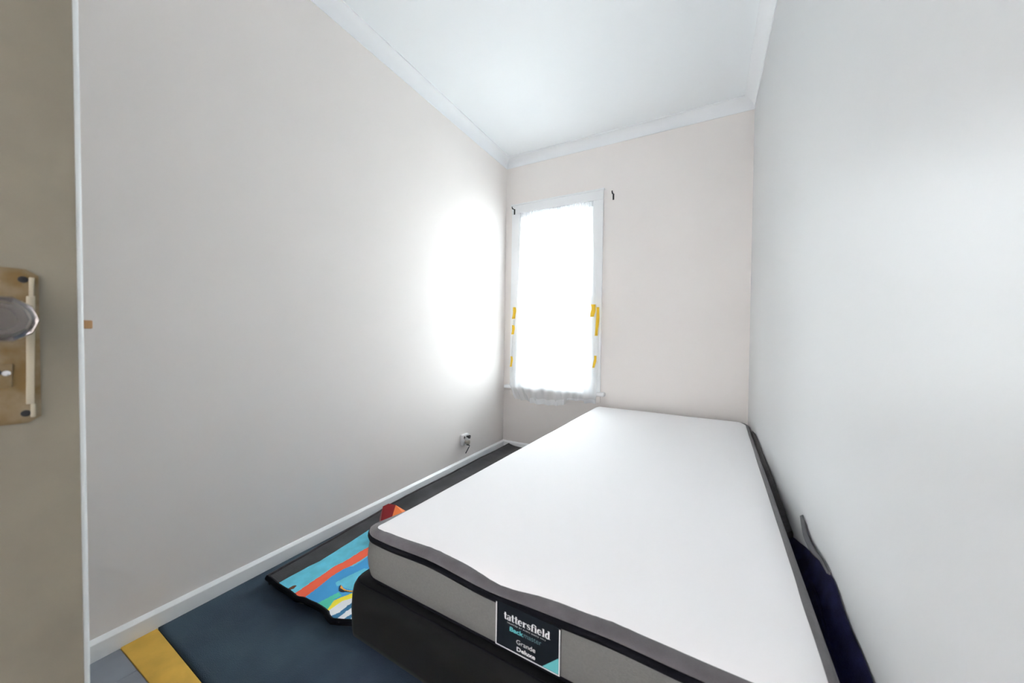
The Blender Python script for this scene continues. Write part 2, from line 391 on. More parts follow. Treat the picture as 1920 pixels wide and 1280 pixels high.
# ------------------------------------------------------------------ wall outlet on the left wall
wo_ = empty('wall_outlet', (0.0, -0.62, 0.17)); tag(wo_, 'small white wall outlet with plugs above the left baseboard', 'outlet')
bx('face_plate', (0.0, -0.655, 0.176), (0.026, -0.575, 0.256), M_PLASTIC, wo_, bevel=0.004, bseg=3)
MB().lathe((0.026, -0.640, 0.236), (1, 0, 0), [(0, .010), (.004, .010), (.004, .006), (.001, .006)], 18).build('socket_ring', M_CHROME, wo_, smooth='auto')
kb = MB().lathe((0.026, -0.605, 0.238), (1, 0, 0), [(0, .008), (.016, .008), (.018, .013), (.028, .013), (.030, .010), (.030, 0.004)], 20).build('black_plug', M_BLACK, wo_, smooth='auto')
MB().lathe((0.0555, -0.605, 0.238), (1, 0, 0), [(0, .004), (.0025, .003)], 12).build('contact', M_CHROME, kb, smooth='auto')
MB().lathe((0.026, -0.622, 0.200), (1, 0, 0), [(0, .012), (.018, .012), (.020, .016), (.032, .016), (.034, .012), (.034, 0.006)], 20).build('beige_plug', M_BEIGE, wo_, smooth='auto')
MB().tube([(0.050, -0.640, 0.186), (0.052, -0.612, 0.176), (0.050, -0.602, 0.170), (0.050, -0.612, 0.158), (0.050, -0.632, 0.140), (0.049, -0.650, 0.124)], 0.0036, 8).build('lead', M_DGREY, wo_, smooth='auto')

# ------------------------------------------------------------------ floor coverings
st = MB(); l = []
for y0, y1, z in ((-2.446, -2.446, -0.006), (-2.446, -2.446, 0.002), (-2.444, -2.444, 0.003), (-2.361, -2.375, 0.003), (-2.360, -2.374, -0.006)):
    l.append([Vector((0.017 + (W - 0.034) * k / 20, y0 + (y1 - y0) * min(1, k / 4), z)) for k in range(21)])
st.loft(l, closed=False)
tag(st.build('threshold_strip', M_YELLOW, smooth='auto'), 'mustard yellow flat strip between grey planks and navy carpet', 'floor strip')
cp = MB(); NXc, NYc = 90, 120; l = []
for j in range(NYc + 1):
    y_t = j / NYc; r = []
    for i in range(NXc + 1):
        x = 0.0165 + (W - 0.033) * i / NXc
        yn = -2.358 - 0.014 * min(1, i / 18)
        y = yn + (-0.0165 - yn) * y_t
        z = 0.004 + 0.0015 * mnoise.noise(Vector((x * 3, y * 3, 0))) + 0.0006 * mnoise.noise(Vector((x * 11, y * 11, 4)))
        r.append(Vector((x, y, z)))
    if j == 0: l.append([Vector((p.x, p.y, -0.006)) for p in r])
    l.append(r)
cp.loft(l, closed=False)
tag(cp.build('carpet', M_CARPET, smooth=True, fix=False), 'dark navy blue felt carpet covering the bedroom floor', 'carpet')

# ------------------------------------------------------------------ printed quilt on the floor
FRONT = [(0.105, -2.066), (0.1489, -2.0653), (0.1886, -2.0689), (0.2647, -2.0695), (0.3026, -2.072), (0.3266, -2.0759), (0.3523, -2.0647), (0.3678, -2.0639),
         (0.4145, -2.0598), (0.4553, -2.0584), (0.4839, -2.0608), (0.5007, -2.0694), (0.5244, -2.0736), (0.5594, -2.0611), (0.591, -2.0444), (0.75, -2.03), (1.1, -2.03)]
LEFT = [(-2.0689, 0.1886), (-2.0288, 0.1891), (-1.9492, 0.191), (-1.9026, 0.2000), (-1.7536, 0.1880), (-1.6224, 0.1735), (-1.2, 0.18)]
def qz(x, y):
    lean = 0.014 * math.exp(-(max(0.0, x - 0.085) / 0.05) ** 2) * max(0.0, min(1.0, (y + 1.75) / 0.35))
    return lean + 0.036 + 0.006 * mnoise.noise(Vector((x * 5, y * 4, 2))) + 0.002 * mnoise.noise(Vector((x * 17, y * 15, 9)))
quilt = empty('printed_quilt', (0.45, -1.2, 0.004))
tag(quilt, 'dark grey padded quilt with bright beach print lying between bed and wall', 'quilt')
qb = MB(); rows = []
NXq, NYq = 60, 110
for j in range(NYq + 1):
    t = j / NYq; r = []
    for i in range(NXq + 1):
        s = i / NXq
        xl = interp(-2.07 + 2.03 * t, [(-2.07, 0.112), (-1.75, 0.096), (-1.4, 0.078), (-0.9, 0.084), (-0.04, 0.090)])
        x = xl + (0.94 - xl) * s
        y = interp(x, FRONT); y = y + (-0.045 - y) * t
        r.append(Vector((x, y, qz(x, y))))
    rows.append(r)
# rounded skirt all round
def skirt_row(r, dx, dy): 
    return [[Vector((p.x + dx * 0.003, p.y + dy * 0.003, p.z - 0.007)) for p in r], [Vector((p.x - dx * 0.012, p.y - dy * 0.012, 0.0075)) for p in r]]
f0 = skirt_row(rows[0], 0, -1); b0 = skirt_row(rows[-1], 0, 1)
qb.loft([f0[1], f0[0]] + rows + [b0[0], b0[1]], closed=False)
lft = [r[0] for r in rows]; rgt = [r[-1] for r in rows]
a = skirt_row(lft, -1, 0); qb.loft([lft, a[0], a[1]], closed=False)
a = skirt_row(rgt, 1, 0); qb.loft([rgt, a[0], a[1]], closed=False)
qb.build('padding', M_MAT, quilt, smooth='auto')
eb = MB(); eb.tube([(r0.x, r0.y - 0.001, r0.z - 0.004) for r0 in rows[0]], 0.009, 8, ry=0.0095); eb.build('edge_binding', M_PIPE, quilt, smooth='auto')
eb = MB(); eb.tube([(r0[0].x - 0.002, r0[0].y, r0[0].z - 0.003) for r0 in rows], 0.008, 8); eb.build('rolled_edge', M_STRIP, quilt, smooth='auto')
POLY = [
 ('blue', [(0.3266, -2.08), (0.3523, -2.0647), (0.3449, -2.0114), (0.3298, -1.9414), (0.3282, -1.8705), (0.3494, -1.8571), (0.3525, -1.8195), (0.34, -1.70), (0.36, -1.5), (1.0, -1.5), (1.0, -2.1)]),
 ('orange', [(0.300, -2.080), (0.2944, -2.0052), (0.2911, -1.9601), (0.284, -1.8981), (0.2883, -1.8634), (0.2894, -1.7694), (0.2934, -1.68), (0.2934, -1.5), (0.33, -1.5), (0.338, -1.70), (0.3425, -1.8195), (0.3394, -1.8571), (0.3322, -1.8905), (0.3318, -1.9414), (0.3449, -2.0114), (0.3523, -2.0640), (0.345, -2.09)]),
 ('cyan', [(0.375, -1.955), (0.398, -1.965), (0.405, -1.95), (0.43, -1.955), (0.47, -1.945), (0.55, -1.90), (0.50, -1.80), (0.40, -1.84)]),
 ('green', [(0.4145, -2.07), (0.4311, -1.9807), (0.4547, -1.9852), (0.4492, -2.0118), (0.4812, -2.0571), (0.4839, -2.07), (0.4553, -2.07)]),
 ('yellow', [(0.4812, -2.07), (0.4537, -2.015), (0.4615, -1.9902), (0.477, -1.9575), (0.56, -1.91), (0.60, -1.92), (0.5015, -1.9762), (0.4816, -2.0048), (0.4823, -2.035), (0.4851, -2.07)]),
 ('white', [(0.4835, -2.08), (0.4809, -2.0304), (0.4822, -2.0016), (0.5021, -1.9729), (0.62, -1.91), (1.0, -1.95), (1.0, -2.1), (0.5254, -2.1)]),
 ('dblue', [(0.5254, -2.085), (0.507, -2.0709), (0.5205, -2.0426), (0.5174, -2.0068), (0.5187, -1.9893), (0.56, -1.955), (0.60, -1.965), (0.5395, -2.0052), (0.537, -2.0253), (0.5395, -2.0675), (0.5395, -2.085)]),
 ('dblue', [(0.5594, -2.075), (0.5607, -2.0429), (0.5654, -2.0249), (0.61, -1.99), (0.65, -1.995), (0.5788, -2.0351), (0.5813, -2.0487), (0.585, -2.075)]),
 ('dark', [(0.4239, -1.9756), (0.4069, -1.9634), (0.4011, -1.9507), (0.4265, -1.9585), (0.4475, -1.959), (0.4678, -1.9505), (0.53, -1.92), (0.54, -1.925), (0.4735, -1.9549), (0.4481, -1.9679), (0.4407, -1.9751)]),
 ('amber', [(0.4183, -1.9642), (0.4052, -1.9516), (0.4306, -1.9583), (0.4475, -1.957), (0.4678, -1.9485), (0.53, -1.919), (0.535, -1.922), (0.4724, -1.9520), (0.4522, -1.9605), (0.4265, -1.9648)]),
 ('brown', [(0.2600 + 0.0100 * math.cos(k * math.pi / 6), -2.0540 + 0.0150 * math.sin(k * math.pi / 6)) for k in range(12)]),
]
def inside(x, y, P):
    c = False; n = len(P)
    for i in range(n):
        x0, y0 = P[i]; x1, y1 = P[i - 1]
        if (y0 > y) != (y1 > y) and x < (x1 - x0) * (y - y0) / (y1 - y0) + x0: c = not c
    return c
keys = list(M_PRINT); pr = MB(); rows = []; nx, ny = 190, 210; XR, YB = 0.66, -1.52
for j in range(ny + 1):
    r = []
    for i in range(nx + 1):
        t = j / ny
        y0 = -2.066 + (YB + 2.066) * t
        xl = interp(y0, LEFT); x = xl + (XR - xl) * i / nx
        yf = interp(x, FRONT) + 0.001; y = yf + (YB - yf) * t
        r.append(Vector((x, y, qz(x, y) + 0.0018)))
    rows.append(r)
for j in range(ny):
    for i in range(nx):
        q = [rows[j][i], rows[j][i + 1], rows[j + 1][i + 1], rows[j + 1][i]]
        cx = sum(p.x for p in q) / 4; cyy = sum(p.y for p in q) / 4; k = 'cyan'
        for nm, P in POLY:
            if inside(cx, cyy, P): k = nm
        pr.v += q; n = len(pr.v); pr.f.append([n - 4, n - 3, n - 2, n - 1]); pr.m.append(keys.index(k))
pp = pr.build('printed_cover', [M_PRINT[k] for k in keys], quilt, smooth=True, fix=False)
pp['label'] = 'bright blue cover printed with an orange band, yellow wave and white stripes'

# crumpled red cloth lying on the quilt
rc = MB()
A = (0.224, -1.590, 0.150); A2 = (0.238, -1.566, 0.157); B = (0.268, -1.548, 0.150)
base = [(0.220, -1.606, 0.040), (0.30, -1.70, 0.040), (0.42, -1.70, 0.041), (0.56, -1.60, 0.041), (0.54, -1.42, 0.040), (0.30, -1.45, 0.040), (0.215, -1.53, 0.040)]
mid = [(0.226, -1.612, 0.10), (0.275, -1.650, 0.10), (0.335, -1.650, 0.108), (0.42, -1.59, 0.116), (0.40, -1.51, 0.09), (0.28, -1.51, 0.11), (0.222, -1.56, 0.10)]
vs_ = base + mid + [A, A2, B]
fs_ = [(i, (i + 1) % 7, 7 + (i + 1) % 7, 7 + i) for i in range(7)] + [(7, 8, 14), (8, 15, 14), (8, 9, 15), (9, 16, 15), (9, 10, 16), (10, 11, 16), (11, 12, 16), (12, 15, 16), (12, 13, 15), (13, 14, 15), (13, 7, 14)]
rc.add(vs_, fs_); rc.m = [1 if f in ((2, 3, 10, 9), (3, 4, 11, 10), (9, 10, 16), (10, 11, 16)) else 0 for f in fs_]
ro = rc.build('crumpled_cloth', [M_RED, M_ORANGE], smooth='auto')
tag(ro, 'crumpled red and orange cloth peeking up beside the mattress', 'cloth')

# ------------------------------------------------------------------ bed: base and mattress
th = 0.0273
LD = Vector((math.sin(th), math.cos(th), 0)); WD = Vector((math.cos(th), -math.sin(th), 0))
def frame(F):
    F = Vector((F[0], F[1], 0))
    return lambda a, b, z=0.0: F + WD * a + LD * b + Vector((0, 0, z))
def rrect(w, l, inset, r, z, P, na=8, ns=30, nl=50):
    a0, a1, b0, b1 = inset, w - inset, inset, l - inset
    r = max(r, 0.0005); pts = []
    def arc(cx, cy, s):
        for k in range(na + 1):
            t = s + k / na * math.pi / 2
            pts.append((cx + r * math.cos(t), cy + r * math.sin(t)))
    def line(p, q, n):
        for k in range(1, n): pts.append((p[0] + (q[0] - p[0]) * k / n, p[1] + (q[1] - p[1]) * k / n))
    arc(a0 + r, b0 + r, math.pi); line((a0 + r, b0), (a1 - r, b0), ns)
    arc(a1 - r, b0 + r, 1.5 * math.pi); line((a1, b0 + r), (a1, b1 - r), nl)
    arc(a1 - r, b1 - r, 0); line((a1 - r, b1), (a0 + r, b1), ns)
    arc(a0 + r, b1 - r, math.pi / 2); line((a0, b1 - r), (a0, b0 + r), nl)
    return [P(a, b, z(a, b) if callable(z) else z) for a, b in pts]

BZ0, BZ1 = 0.172, 0.328
PB = frame((0.764, -2.196)); bw, bl = 1.053, 2.150
bed = empty('bed_base', (1.3, -1.1, 0.004)); tag(bed, 'low black upholstered bed base under the mattress', 'bed base')
prof = [(0.03, BZ0), (0.008, BZ0), (0.002, BZ0 + 0.006), (0.0, BZ0 + 0.02), (-0.002, 0.25), (0.0, BZ1 - 0.040), (0.004, BZ1 - 0.020), (0.012, BZ1 - 0.006), (0.024, BZ1), (0.07, BZ1)]
MB().loft([rrect(bw, bl, i, 0.035 - min(i, .02), z, PB) for i, z in prof], cap0=True, cap1=True).build('upholstered_body', M_BASE, bed, smooth='auto')
sm = MB(); sm.tube(rrect(bw, bl, 0.0135, 0.03, BZ1 - 0.0055, PB), 0.0022, 6, closed=True); sm.build('seam', M_PIPE, bed, smooth=True)
for a in (0.24, bw - 0.24):
    for b in (0.26, bl / 2, bl - 0.26):
        c = PB(a, b, 0)
        MB().lathe((c.x, c.y, 0.005), (0, 0, 1), [(0, .020), (.004, .022), (.16, .028)], 16).build('leg', M_BLACK, bed, smooth='auto')

MZ0, MZP, MZT = 0.329, 0.443, 0.4765
PM = frame((0.781, -2.171)); mw, ml = 1.037, 2.135
mtr = empty('mattress', (1.3, -1.1, MZ0)); tag(mtr, 'bare white mattress with grey sides and black piping on the bed base', 'mattress')
def gauss(x, c, s): return math.exp(-((x - c) / s) ** 2)
def lw(a): return max(0.0, min(1.0, (0.11 - a) / 0.09)) ** 1.5
def sag(a, b):
    """the sewn edge dips and rises a little along the front"""
    return gauss(b, 0, 0.35) * (-0.007 * gauss(a, 0.44, 0.09) + 0.004 * gauss(a, 0.70, 0.08) + 0.003 * gauss(a, 0.26, 0.06) - 0.002 * gauss(a, 0.12, 0.05)) + 0.0015 * mnoise.noise(Vector((a * 4, b * 4, 1.3)))
def low(a, b): return -0.016 * lw(a) * max(0.0, min(1.0, (b - 0.04) / 0.16))
SPF = [(0.05, MZ0, 0), (0.010, MZ0, 0), (0.003, MZ0 + 0.006, 0), (-0.001, MZ0 + 0.030, .2), (-0.003, MZ0 + 0.055, .5), (-0.001, MZ0 + 0.082, .8), (0.003, MZP - 0.004, 1)]
MB().loft([rrect(mw, ml, i, 0.065, (lambda a, b, z=z, k=k: z + k * (sag(a, b) + low(a, b))), PM) for i, z, k in SPF], cap0=True).build('side_panel', M_SIDE, mtr, smooth=True)
t_ = MB(); t_.tube(rrect(mw, ml, 0.0005, 0.066, lambda a, b: MZP + sag(a, b) + low(a, b), PM), 0.0055, 8, closed=True, ry=0.0085); t_.build('piping', M_PIPE, mtr, smooth=True)
t_ = MB(); t_.tube(rrect(mw, ml, 0.006, 0.062, MZ0 + 0.0060, PM), 0.005, 8, closed=True, ry=0.0055); t_.build('piping', M_PIPE, mtr, smooth=True)
# rounded shoulder: steep at the front and right, a longer slope on the left side
BFR = [(0.003, 0.005), (-0.0015, 0.010), (-0.001, 0.015), (0.003, 0.0205), (0.009, 0.0240), (0.017, 0.0255), (0.030, 0.0262), (0.075, 0.0262)]
BLF = [(0.003, 0.005), (0.001, 0.009), (0.006, 0.011), (0.018, 0.0130), (0.029, 0.0160), (0.040, 0.0205), (0.055, 0.0240), (0.095, 0.0240)]
BLK = [1, 1, 1, 0.9, 0.7, 0.4, 0.1, 0]
def bz(i): return MZP + interp(i, [(-0.001, 0.015), (0.003, 0.0205), (0.009, 0.0240), (0.017, 0.0255), (0.030, 0.0262)])
base_ab = rrect(mw, ml, 0, 0.066, 0, lambda a, b, z: Vector((a, b, 0)))
loops = []
for (i0, z0), (i1, z1), kl in zip(BFR, BLF, BLK):
    l = []
    for q in base_ab:
        cxa = min(max(q.x, 0.066), mw - 0.066); cyb = min(max(q.y, 0.066), ml - 0.066)
        nrm = (Vector((cxa, cyb, 0)) - q); nrm.normalize(); k = lw(q.x) if q.y > 0.03 else lw(q.x) * 0.5
        p = q + nrm * (i0 + (i1 - i0) * k)
        l.append(PM(p.x, p.y, MZP + z0 + (z1 - z0) * k + sag(q.x, q.y) + kl * low(q.x, q.y)))
    loops.append(l)
MB().loft(loops).build('top_border', M_BORDER, mtr, smooth=True)
# white top panel: a soft grid with rounded corners and a slightly wavy edge
IN = 0.017
def edge_in(a, b):
    """extra inset of the white edge (negative = hangs further out)"""
    e = 0.0
    e += gauss(b, 0, 0.25) * (-0.009 * gauss(a, 0.48, 0.06) + 0.004 * gauss(a, 0.36, 0.05) + 0.002 * gauss(a, 0.60, 0.04) - 0.004 * gauss(a, 0.70, 0.06))
    e += 0.0025 * mnoise.noise(Vector((a * 6, b * 6, 5)))
    return e
def white(s, t):
    a0, a1, b0, b1 = 0.046, mw - 0.016, IN, ml - IN
    a = a0 + (a1 - a0) * s; b = b0 + (b1 - b0) * t
    for (ca, cb, sa, sb, R) in ((a0, b0, 1, 1, 0.014), (a1, b0, -1, 1, 0.05), (a0, b1, 1, -1, 0.05), (a1, b1, -1, -1, 0.085)):
        p = (R - (a - ca) * sa) / R; q = (R - (b - cb) * sb) / R
        if p > 0 and q > 0:
            p2 = p * math.sqrt(max(0, 1 - q * q / 2)); q2 = q * math.sqrt(max(0, 1 - p * p / 2))
            a = ca + sa * (R - p2 * R); b = cb + sb * (R - q2 * R)
    d = min(s * (a1 - a0), (1 - s) * (a1 - a0), t * (b1 - b0), (1 - t) * (b1 - b0))
    k = math.exp(-d / 0.03); e = edge_in(a, b)
    if t * (b1 - b0) <= d + 1e-9: b += e * k
    elif (1 - t) * (b1 - b0) <= d + 1e-9: b -= e * k
    if s * (a1 - a0) <= d + 1e-9: a += e * k
    elif (1 - s) * (a1 - a0) <= d + 1e-9: a -= e * k
    zb = bz(IN + e) + sag(a, b) * math.exp(-d / 0.08) - 0.0008 - (0.006 * max(0.0, min(1.0, (b - 0.04) / 0.16)) if s < 0.004 else 0)
    rise = 1 - math.exp(-d / 0.022)
    z = zb + (MZT - zb) * rise + 0.006 * (1 - math.exp(-d / 0.2))
    z += rise * (0.0025 * mnoise.noise(Vector((a * 4, b * 3, 7))) + 0.006 * gauss(b, 0.10, 0.16) * mnoise.noise(Vector((a * 9, b * 7, 3))))
    z -= 0.006 * math.exp(-(((a - 0.40) / 0.13) ** 2 + ((b - 1.90) / 0.05) ** 2)) * rise
    return PM(a, b, z)
ss = [0, .004, .008, .014, .022, .032, .045] + [0.06 + 0.88 * i / 60 for i in range(61)] + [.955, .968, .978, .986, .992, .996, 1]
tt = [0, .002, .004, .007, .011, .016, .022] + [0.03 + 0.94 * i / 110 for i in range(111)] + [.978, .984, .989, .993, .996, .998, 1]
wt = MB(); wt.loft([[white(s, t) for s in ss] for t in tt], closed=False); wt.build('top_panel', M_WHITE, mtr, smooth=True, fix=False)

# ---- sewn label on the front of the mattress
LB = -0.0052
LA0, LA1, LZ0, LZ1 = 0.4590, 0.6065, 0.3445, 0.4375
lab = MB()
def LP(u, v, off=0.0): return PM(LA0 + (LA1 - LA0) * u, LB - off, LZ1 + (LZ0 - LZ1) * v)
q = [LP(0, 0), LP(1, 0), LP(1, 1), LP(0, 1)]; q2 = [p + LD * 0.0030 for p in q]
lab.loft([q2, q], cap0=True, cap1=True)
labo = lab.build('label_patch', M_LABEL, mtr); labo['label'] = 'dark navy brand label with white lettering and teal corner'
def flat(name, polys, m, off=0.0006, smooth=False):
    b = MB()
    for P in polys:
        P = [LP(u, v, off) for u, v in P]
        b.add(P, [tuple(range(len(P)))])
    return b.build(name, m, labo, fix=False)
AR = (LA1 - LA0) / (LZ1 - LZ0)      # width : height
bwid = 0.016
flat('label_border', [[(0, 0.02), (bwid, 0.02), (bwid, 1), (0, 1)], [(1 - bwid, 0.02), (1, 0.02), (1, 1), (1 - bwid, 1)], [(bwid, 1 - bwid * 1.5), (1 - bwid, 1 - bwid * 1.5), (1 - bwid, 1), (bwid, 1)]], M_LWHITE, 0.0008)
flat('label_triangle', [[(0.745, 0.97), (0.98, 0.97), (0.98, 0.63)]], M_LTEAL, 0.0006)
def font_text(name, body, u0, u1, vbase, vtop, m, bold=0.0, space=1.0):
    cu = bpy.data.curves.new(name, 'FONT'); cu.body = body; cu.offset = bold; cu.space_character = space; cu.resolution_u = 3; cu.fill_mode = 'FRONT'
    ob = bpy.data.objects.new(name + '_src', cu); scene.collection.objects.link(ob)
    dg = bpy.context.evaluated_depsgraph_get(); me = ob.evaluated_get(dg).to_mesh()
    vv = [v.co.copy() for v in me.vertices]; ff = [tuple(p.vertices) for p in me.polygons]
    ob.evaluated_get(dg).to_mesh_clear(); bpy.data.objects.remove(ob); bpy.data.curves.remove(cu)
    x0 = min(v.x for v in vv); x1 = max(v.x for v in vv); y1 = max(v.y for v in vv)
    b = MB(); b.add([LP(u0 + (u1 - u0) * (v.x - x0) / (x1 - x0), vbase + (vtop - vbase) * v.y / y1, 0.0008) for v in vv], ff)
    return b.build(name, m, labo, fix=False)
font_text('tagline', 'TRUSTED BY KIWIS SINCE 1913', 0.19, 0.79, 0.398, 0.371, M_LWHITE, 0.006, 1.35)
font_text('lettering', 'Back', 0.235, 0.455, 0.545, 0.447, M_LTEAL, 0.030)
font_text('lettering', 'master', 0.462, 0.730, 0.545, 0.459, M_LTEAL2, -0.004)
font_text('lettering', 'Grande', 0.345, 0.640, 0.765, 0.665, M_LWHITE, -0.004)
font_text('lettering', 'Deluxe', 0.352, 0.640, 0.915, 0.825, M_LWHITE, 0.028)
# serif wordmark drawn from strokes (x-height = 1)
def stroke(pts, ws):
    P = [Vector((x, y)) for x, y in pts]; L = []; R = []
    for i, p in enumerate(P):
        d = (P[min(i + 1, len(P) - 1)] - P[max(i - 1, 0)]).normalized(); n = Vector((-d.y, d.x))
        w = ws[i] if isinstance(ws, (list, tuple)) else ws
        L.append(p + n * w / 2); R.append(p - n * w / 2)
    return [[(L[i].x, L[i].y), (L[i + 1].x, L[i + 1].y), (R[i + 1].x, R[i + 1].y), (R[i].x, R[i].y)] for i in range(len(P) - 1)]
def arcp(cx, cy, rx, ry, a0, a1, n=14):
    return [(cx + rx * math.cos(math.radians(a0 + (a1 - a0) * k / n)), cy + ry * math.sin(math.radians(a0 + (a1 - a0) * k / n))) for k in range(n + 1)]
def arcw(n, lo, hi, f=lambda t: abs(math.sin(math.pi * t))): return [lo + (hi - lo) * f(k / n) for k in range(n + 1)]
TH, TN = 0.24, 0.09
def g_t(): return stroke([(0.27, 1.38), (0.27, 0.22)], TH) + stroke([(0.27, 0.24), (0.30, 0.10), (0.40, 0.05), (0.52, 0.10), (0.58, 0.18)], [TH, .2, .13, .09, .07]) + stroke([(0.02, 0.95), (0.56, 0.95)], TN + .02)
def g_a(): return stroke([(0.52, 0.72), (0.52, 0.18), (0.58, 0.06), (0.70, 0.06)], [TH, TH, .16, .08]) + stroke(arcp(0.32, 0.72, 0.22, 0.26, 170, 0), [.13, .14, .12] + [.09] * 8 + [.12, .16, .2, TH]) + stroke(arcp(0.30, 0.28, 0.20, 0.25, 70, 320), arcw(14, .08, .22))
def g_e(): return stroke(arcp(0.40, 0.50, 0.30, 0.46, 10, 315, 18), arcw(18, .08, .25, lambda t: math.sin(math.pi * min(1, t * 0.95)) ** 1.2)) + stroke([(0.12, 0.54), (0.76, 0.54)], TN)
def g_r(): return stroke([(0.24, 0.95), (0.24, 0.0)], TH) + stroke([(0.04, 0.96), (0.34, 0.96)], TN) + stroke([(0.03, 0.04), (0.47, 0.04)], TN) + stroke([(0.34, 0.66), (0.44, 0.86), (0.58, 0.92), (0.68, 0.84)], [.07, .1, .16, .2])
def g_s(): return stroke([(0.60, 0.74), (0.54, 0.90), (0.38, 0.96), (0.22, 0.90), (0.15, 0.74), (0.24, 0.60), (0.42, 0.49), (0.56, 0.38), (0.60, 0.24), (0.50, 0.09), (0.34, 0.04), (0.18, 0.10), (0.10, 0.28)], [.08, .08, .09, .13, .17, .2, .22, .2, .16, .12, .09, .08, .08])
def g_f(): return stroke([(0.26, 1.05), (0.26, 0.0)], TH) + stroke([(0.26, 1.0), (0.30, 1.26), (0.42, 1.42), (0.60, 1.44), (0.74, 1.34)], [TH, .2, .14, .12, .18]) + stroke([(0.04, 0.95), (0.56, 0.95)], TN + .01) + stroke([(0.04, 0.04), (0.50, 0.04)], TN)
def g_i(): return stroke([(0.25, 0.95), (0.25, 0.0)], TH) + stroke([(0.05, 0.96), (0.36, 0.96)], TN) + stroke([(0.04, 0.04), (0.46, 0.04)], TN) + [arcp(0.24, 1.24, 0.13, 0.13, 0, 330, 11)]
def g_l(): return stroke([(0.25, 1.45), (0.25, 0.0)], TH) + stroke([(0.05, 1.44), (0.36, 1.44)], TN) + stroke([(0.04, 0.04), (0.46, 0.04)], TN)
def g_d(): return stroke([(0.60, 1.45), (0.60, 0.0)], TH) + stroke([(0.40, 1.44), (0.70, 1.44)], TN) + stroke([(0.60, 0.04), (0.84, 0.04)], TN) + stroke(arcp(0.42, 0.48, 0.30, 0.46, 45, 315, 18), arcw(18, .09, .24))
ADV = {'t': .60, 'a': .72, 'e': .78, 'r': .70, 's': .70, 'f': .58, 'i': .50, 'l': .50, 'd': .86}
GL = {'t': g_t, 'a': g_a, 'e': g_e, 'r': g_r, 's': g_s, 'f': g_f, 'i': g_i, 'l': g_l, 'd': g_d}
word = 'tattersfield'; tot = sum(ADV[c] for c in word); xc = 0.0; polys = []
for c in word:
    for P in GL[c]():
        polys.append([(0.135 + (0.860 - 0.135) * (xc + x) / tot, 0.325 - 0.112 * y) for x, y in P])
    xc += ADV[c]
flat('wordmark', polys, M_LWHITE, 0.0010)

# ------------------------------------------------------------------ cloths wedged between the mattress and the right wall
def mright(y): 
    return 1.8195 + (y + 2.20) * math.tan(th)
sp_ = MB(); rows = []
n = 60
for j in range(n + 1):
    y = -1.428 + (1.428 - 0.30) * j / n
    top = interp(y, [(-1.5, 0.395), (-1.44, 0.402), (-1.1, 0.440), (-0.69, 0.464), (-0.49, 0.485), (-0.3, 0.47)])
    xm = mright(y) + 0.0025
    wv = 0.004 * mnoise.noise(Vector((y * 9, 0, 0)))
    rows.append([Vector((xm, y, 0.345)), Vector((xm, y, min(top - 0.035, 0.43))), Vector((xm + 0.25 * (W - xm), y, top - 0.018 + wv)), Vector((xm + 0.6 * (W - xm), y, top - 0.008 + wv)), Vector((W - 0.006, y, top + wv)), Vector((W - 0.003, y, top - 0.01)), Vector((W - 0.003, y, 0.345))])
sp_.loft(rows, closed=True, cap0=True, cap1=True)
tag(sp_.build('fleece_throw', M_STRIP, smooth='auto'), 'narrow charcoal fleece throw tucked between far half of mattress and wall', 'throw')

nb = empty('navy_blanket', (1.85, -1.9, 0.34)); tag(nb, 'dark navy fleece blanket stuffed between near end of mattress and wall', 'blanket')
g = MB(); rows = []; n = 110; mcs = 22
for j in range(n + 1):
    y = -2.34 + (2.34 - 1.43) * j / n
    top = interp(y, [(-2.34, 0.425), (-2.045, 0.440), (-1.999, 0.448), (-1.916, 0.458), (-1.874, 0.470), (-1.83, 0.484), (-1.749, 0.478), (-1.66, 0.452), (-1.56, 0.425), (-1.46, 0.392), (-1.43, 0.382)])
    xm = mright(y) + 0.002; r = []
    for i in range(mcs + 1):
        s = i / mcs
        x = xm + (W - 0.004 - xm) * s
        z = interp(s, [(0, 0.392), (0.15, 0.408), (0.45, 0.40), (0.75, 0.425), (1, 0.47)])
        z = 0.37 + (z - 0.37) * (top - 0.37) / 0.10
        z += 0.024 * gauss(s, 0.45 + 0.12 * math.sin((y + 1.8) * 6), 0.11) * gauss(y, -1.82, 0.14)
        z += 0.004 * mnoise.noise(Vector((s * 3, y * 10, 0)))
        r.append(Vector((x, y, z)))
    r = [Vector((xm, y, 0.34))] + r + [Vector((W - 0.004, y, 0.34))]
    rows.append(r)
g.loft(rows, closed=True, cap0=True, cap1=True); g.build('fleece', M_NAVY, nb, smooth='auto')
g = MB(); rows = []
for j in range(25):
    t = j / 24; y = -1.545 - 0.26 * t
    zt = interp(t, [(0, 0.503), (0.25, 0.484), (0.5, 0.482), (0.8, 0.490), (1, 0.484)])
    hh = 0.003 + 0.026 * math.sin(math.pi * min(1, t * 1.1 + 0.05)) ** 0.8 * (1 - 0.5 * t)
    x = W - 0.004 - 0.006 * math.sin(math.pi * t)
    rows.append([Vector((x, y, zt - hh)), Vector((x - 0.005, y, zt - hh * 0.5)), Vector((x + 0.001, y, zt))])
g.loft(rows, closed=False); fc = g.build('folded_corner', M_GREYCL, nb, smooth=True, fix=False, solid=0.003)
fc['label'] = 'thin grey lining edge standing up against the wall'

